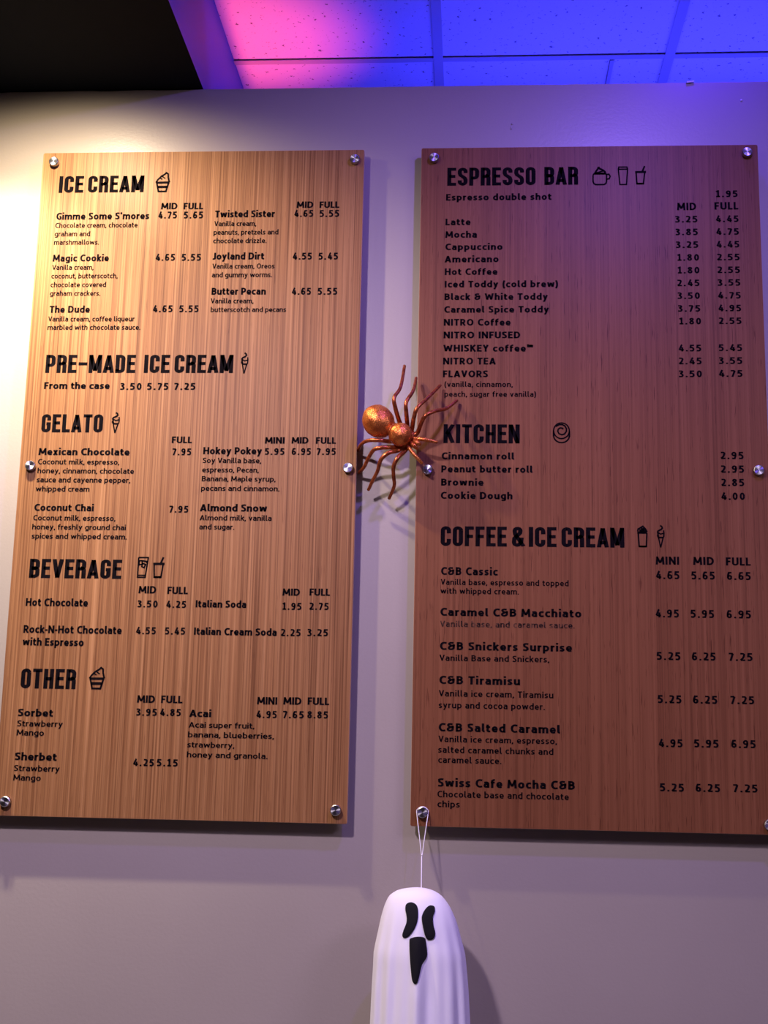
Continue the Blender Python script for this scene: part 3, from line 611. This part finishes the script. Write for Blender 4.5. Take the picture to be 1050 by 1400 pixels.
# ------------------------------------------------------------------ hanging ghost
YG = -.135
g_top = at(571, 1213, YG); SC = (at(640, 1300, YG) - at(540, 1300, YG)).x / 100    # metres per pixel at the ghost
gx = at(573, 1300, YG).x
gh = empty('ghost_decoration', (gx, YG, g_top.z - .42))
tag(gh, 'white cloth ghost with black felt face, hanging below the right menu board', 'ghost decoration')
def prof(s, side):
    # half width (in px) s pixels below the crown
    pts = [(0, 0), (1, 12), (4, 26), (8, 33), (13, 39), (30, 46), (50, 51), (85, 58.5), (130, 60.5), (187, 62), (260, 66), (420, 72)] if side < 0 else \
          [(0, 0), (1, 10), (4, 21), (8, 28), (13, 34), (30, 45), (50, 52.5), (85, 61.5), (130, 65.5), (187, 69), (260, 74), (420, 80)]
    for (a, b), (c, d) in zip(pts, pts[1:]):
        if s <= c:
            t = (s - a) / (c - a); return b + (d - b) * (t if a > 30 else math.sin(t * math.pi / 2) * .3 + t * .7)
    return pts[-1][1]
bm = bmesh.new(); NS = 168; lev = [0, .6, 1.5, 3, 5, 8, 11, 15, 20, 26, 33, 41, 50] + list(range(60, 425, 9)); rings = []
for s in lev:
    ring = []; amp = min(1, max(0, (s - 26) / 110))
    for k in range(NS):
        a = 2 * math.pi * k / NS
        wd = prof(s, -1 if math.cos(a) < 0 else 1); wl, wr = prof(s, -1), prof(s, 1)
        cx = math.cos(a); sy = math.sin(a)
        fold = .060 * math.sin(a * 11 + .6 * math.sin(a * 3 + 1)) + .045 * math.sin(a * 17 + 2 + s * .004) + .03 * math.sin(a * 7 + s * .007)
        fold *= .7 * amp * (.55 + .45 * abs(sy))
        x = cx * wd * 1.04 * (1 + fold * .3); y = sy * (wl + wr) / 2 * .86 * (1 + fold * 1.5)
        xc = -3 + 2 * min(1, s / 110)
        hem = 0
        if s == lev[-1]: hem = 14 * math.sin(a * 5) + 9 * math.sin(a * 12)
        ring.append(bm.verts.new((gx - gx + (x + xc) * SC, y * SC, g_top.z - (s + hem) * SC - gh.location.z)))
    rings.append(ring)
for a, b in zip(rings[1:], rings[2:]):
    for k in range(NS): bm.faces.new((a[k], b[k], b[(k + 1) % NS], a[(k + 1) % NS]))
cv = bm.verts.new((-3 * SC, 0, g_top.z - gh.location.z)); r1 = rings[1]
for k in range(NS): bm.faces.new((r1[k], r1[(k + 1) % NS], cv))
for v in rings[0]: bm.verts.remove(v)
bmesh.ops.recalc_face_normals(bm, faces=bm.faces)
bvh = BVHTree.FromBMesh(bm)
cl = bm_obj('cloth', bm, M_cloth, gh, True)
so_ = cl.modifiers.new('thickness', 'SOLIDIFY'); so_.thickness = .0012; so_.offset = -1
def felt(name, pts):
    """a felt cut-out glued on the cloth; outline given on the face, laid on the surface"""
    # close and smooth the outline
    n = len(pts); out = []
    for i in range(n):
        p0, p1, p2, p3 = (Vector(pts[(i + k) % n]) for k in (-1, 0, 1, 2))
        for k in range(4):
            t = k / 4; out.append(.5 * ((2 * p1) + (p2 - p0) * t + (2 * p0 - 5 * p1 + 4 * p2 - p3) * t * t + (-p0 + 3 * p1 - 3 * p2 + p3) * t ** 3))
    c = sum(out, Vector((0, 0))) / len(out); O = gh.location
    bm = bmesh.new(); rings = []
    for q, lift in ((1.0, .0004), (1.0, .0022), (.93, .0030), (.6, .0034), (.3, .0034)):
        ring = []
        for p in out:
            pp = c + (p - c) * q; X = 480 + pp.x / 4.515; Y = 1090 + pp.y / 4.515
            d = ray(X, Y).normalized(); hit = bvh.ray_cast(CAM - O, d)
            h = hit[0] + hit[1] * 0 + (-d) * lift
            ring.append(bm.verts.new(h))
        rings.append(ring)
    for a, b in zip(rings, rings[1:]):
        for k in range(len(out)): bm.faces.new((a[k], a[(k + 1) % len(out)], b[(k + 1) % len(out)], b[k]))
    bm.faces.new(rings[-1]); bmesh.ops.recalc_face_normals(bm, faces=bm.faces)
    return bm_obj(name, bm, M_felt, gh, True)
felt('eye', [(375,648),(408,672),(413,740),(397,800),(362,852),(330,868),(316,855),(322,825),(341,775),(342,735),(334,690),(342,658)])
felt('eye', [(488,667),(514,674),(517,705),(506,740),(509,790),(520,838),(512,870),(488,880),(464,870),(448,820),(436,750),(444,715),(464,683)])
felt('mouth', [(366,872),(405,861),(452,866),(463,900),(470,960),(465,992),(440,1030),(428,1075),(415,1130),(400,1152),(378,1135),(368,1060),(361,960),(360,890)])
# cord looped over the lower left standoff of the right board
pc = at(577.5, 1111, YB - .0115); R_ = .0120
crown = Vector((gx + 3 * SC, YG, g_top.z + .0))
kx = at(577, 1174, -.09)
yk = YB - .007
l0 = Vector((pc.x - R_, yk, pc.z)); r0 = Vector((pc.x + R_, yk, pc.z))
knot = at(576.5, 1172, -.085); crown = at(576, 1215, YG)
loop = [knot, knot.lerp(l0, .5), l0] + [Vector((pc.x + R_ * math.cos(math.radians(a)), yk, pc.z + R_ * math.sin(math.radians(a)))) for a in (150, 120, 90, 60, 30)] + [r0, knot.lerp(r0, .5), knot + Vector((.0006, 0, 0))]
bm = tube(loop, [.0009] * len(loop), 6)
b2 = tube([knot + Vector((0, 0, .004)), knot, knot.lerp(crown, .5), crown - Vector((0, 0, .006))], [.0011, .0013, .0011, .0011], 6)
b2.to_mesh(t_); b2.free(); bm.from_mesh(t_)
bm_obj('hanging_cord', shift(bm, gh), M_cord, gh, True)

# ------------------------------------------------------------------ marks on the wall
def lump(name, px, py, rx, ry, rz, mt, label, cat):
    c = at(px, py, -ry * .4); bm = ball(Vector((0, 0, 0)), rx, ry, rz, 0, min(rx, rz) * .3, 2)
    o = bm_obj(name, bm, mt, None, True); o.location = c; return tag(o, label, cat)
lump('nail_head', 1013.3, 137.3, .0022, .002, .0022, M_chip, 'tiny white nail head in the wall above the right menu board', 'nail')
lump('wall_dent_plug', 700, 169.5, .0025, .0018, .0018, M_wall, 'small painted-over plug in the wall above the right menu board', 'wall plug')
lump('wall_dent_plug', 699, 175, .0018, .0014, .0045, M_wall, 'small painted-over drip just under the plug above the right board', 'paint drip').name = 'paint_drip'
c = at(944.3, 112.4, -.002)
bm = box_bm(-.010, .008, -.0035, .002, -.0012, .0022, .0006)
for v in bm.verts: v.co.z += .002 * noise.noise(v.co * 90)
o = bm_obj('paint_flake', bm, M_chip); o.location = c; o.rotation_euler = (.2, -.06, .05)
tag(o, 'white paint flake sticking out from the top edge of the wall', 'paint flake')
